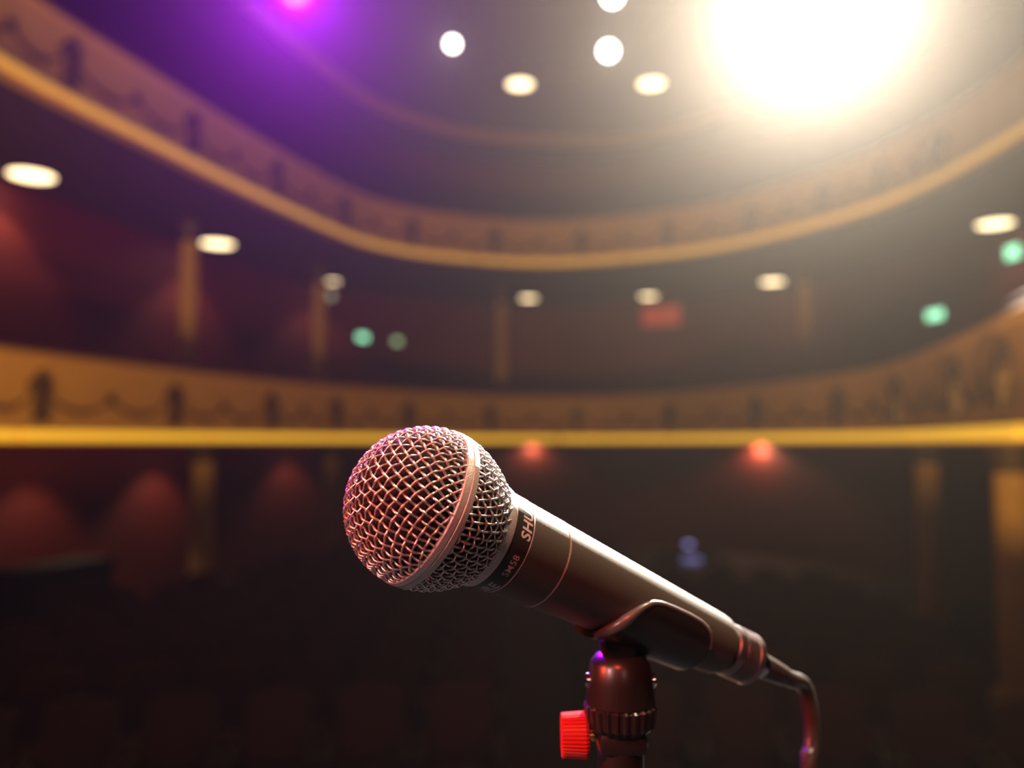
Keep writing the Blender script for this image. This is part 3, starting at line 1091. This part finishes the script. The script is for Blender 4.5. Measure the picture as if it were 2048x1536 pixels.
for k in range(len(edge)):
    a, b = edge[k], edge[(k + 1) % len(edge)]
    f.append((a, b, b + NN, a + NN))
clip = new_mesh_obj('clip', v, f, M['rubber'], stand, 40, C_M)
# raised bead along each cheek's rim, added in a lighter tone for its highlight
for sgn in (-1, 1):
    row = [i * na + (na - 1 if sgn > 0 else 0) for i in range(nt)]
    pts = [(Vector(v[i]) + Vector(v[i + NN])) * 0.5 * 1.0 + (Vector(v[i + NN]) - Vector(v[i])) * 0.12 for i in row]
    wd = [0.0011 + 0.0011 * math.exp(-((i - 5) / 4.0) ** 2) for i in range(nt)]
    lip = tube('clip_lip', [Vector(p) for p in resample(np.array([tuple(p) for p in pts]), count=nt)], wd, M['lip'], None, 10)
    lip.parent = clip


def to_l(p):
    return Vector(p) - Vector((st_top.x, st_top.y, 0))


ZT = st_top.z
# hinge lug joining clip and swivel
bm = bmesh.new()
lug_c = S0 @ (MIC_M @ Vector((-0.0165, 0, 0.091)))
add_box(bm, lug_c, (0.012, 0.016, 0.016), 0.003, 2)
bm_obj('hinge_lug', bm, M['rubber'], stand, 40)
zt = ZT
lathe('swivel_body', [(z_ + zt, r_) for z_, r_ in ((0.0048, 0), (0.0048, 0.0055), (0.0038, 0.0085), (0.001, 0.0106), (-0.005, 0.0117), (-0.0128, 0.0122), (-0.0128, 0))], M['rubber'], stand, 48)
for s in (-1, 1):
    lathe('hinge_screw', mm([(0, 0), (0, 2.6), (1.0, 2.6), (1.6, 1.8), (1.6, 0)]), M['chrome'], stand, 20,
          matrix=Matrix.Translation((s * 0.0110, -0.001, zt - 0.005)) @ Matrix.Rotation(s * math.pi / 2, 4, 'Y'))
# ribbed collar nut
v, f = [], []
nseg = 96
zs = [(-0.0127, 0.0112), (-0.0137, 0.0124), (-0.0200, 0.0119), (-0.0225, 0.0094)]
for (z_, r_) in zs:
    for k in range(nseg):
        a = 2 * math.pi * k / nseg
        rr = r_ + (0.0006 if (k // 2) % 2 == 0 else -0.0002)
        v.append((rr * math.cos(a), rr * math.sin(a), z_ + zt))
for i in range(len(zs) - 1):
    for k in range(nseg):
        k2 = (k + 1) % nseg
        f.append((i * nseg + k, (i + 1) * nseg + k, (i + 1) * nseg + k2, i * nseg + k2))
f.append(tuple(range(nseg)))
f.append(tuple(reversed(range((len(zs) - 1) * nseg, len(zs) * nseg))))
new_mesh_obj('ribbed_nut', v, f, M['rubber'], stand, 30)
lathe('stand_tube', [(zt - 0.0213, 0), (zt - 0.0213, 0.0080), (zt - 0.30, 0.0085), (0.9, 0.0085), (0.9, 0)], M['iron'], stand, 40)
lathe('clutch', [(0.93, 0.0), (0.93, 0.012), (0.925, 0.016), (0.84, 0.016), (0.835, 0.012), (0.835, 0)], M['rubber'], stand, 40)
lathe('lower_tube', [(0.84, 0), (0.84, 0.0115), (0.03, 0.0115), (0.03, 0)], M['iron'], stand, 40)
lathe('round_base', [(0.0, 0), (0.0, 0.125), (0.012, 0.125), (0.02, 0.115), (0.03, 0.04), (0.045, 0.016), (0.045, 0)], M['iron'], stand, 64)
# red clamp knob on a brass screw
kn = to_l(at_depth(1150, 1470, CL.y - 0.004))
sc = to_l(at_depth(1188, 1474, CL.y - 0.004))
v, f = [], []
nseg = 144
kl = [(-0.0042, 0.0060), (-0.0048, 0.0072), (0.0035, 0.0078), (0.0046, 0.0070)]
for (z_, r_) in kl:
    for k in range(nseg):
        a = 2 * math.pi * k / nseg
        rr = r_ + (0.0003 if (k // 2) % 2 == 0 else -0.0002)
        v.append((rr * math.cos(a), rr * math.sin(a), z_))
for i in range(len(kl) - 1):
    for k in range(nseg):
        k2 = (k + 1) % nseg
        f.append((i * nseg + k, i * nseg + k2, (i + 1) * nseg + k2, (i + 1) * nseg + k))
f.append(tuple(reversed(range(nseg))))
f.append(tuple(range((len(kl) - 1) * nseg, len(kl) * nseg)))
RX = Matrix.Rotation(math.pi / 2, 4, 'Y')
kb = new_mesh_obj('clamp_knob', v, f, M['knob'], stand, 30, Matrix.Translation(kn) @ RX)
kb['label'] = 'red ribbed clamp knob'
scw = lathe('clamp_screw', mm([(-2, 0), (-2, 1.2), (6, 1.2), (6, 2.0), (8, 2.0), (8, 1.2), (13, 1.2), (13, 0)]), M['brass'], stand, 24, matrix=Matrix.Translation(kn) @ RX)
scw['label'] = 'brass clamp screw'
bm = bmesh.new()
add_box(bm, (0.0, 0, sc.z), (0.0175, 0.0175, 0.009), 0.003, 2)
bm_obj('clamp_block', bm, M['rubber'], stand, 40)
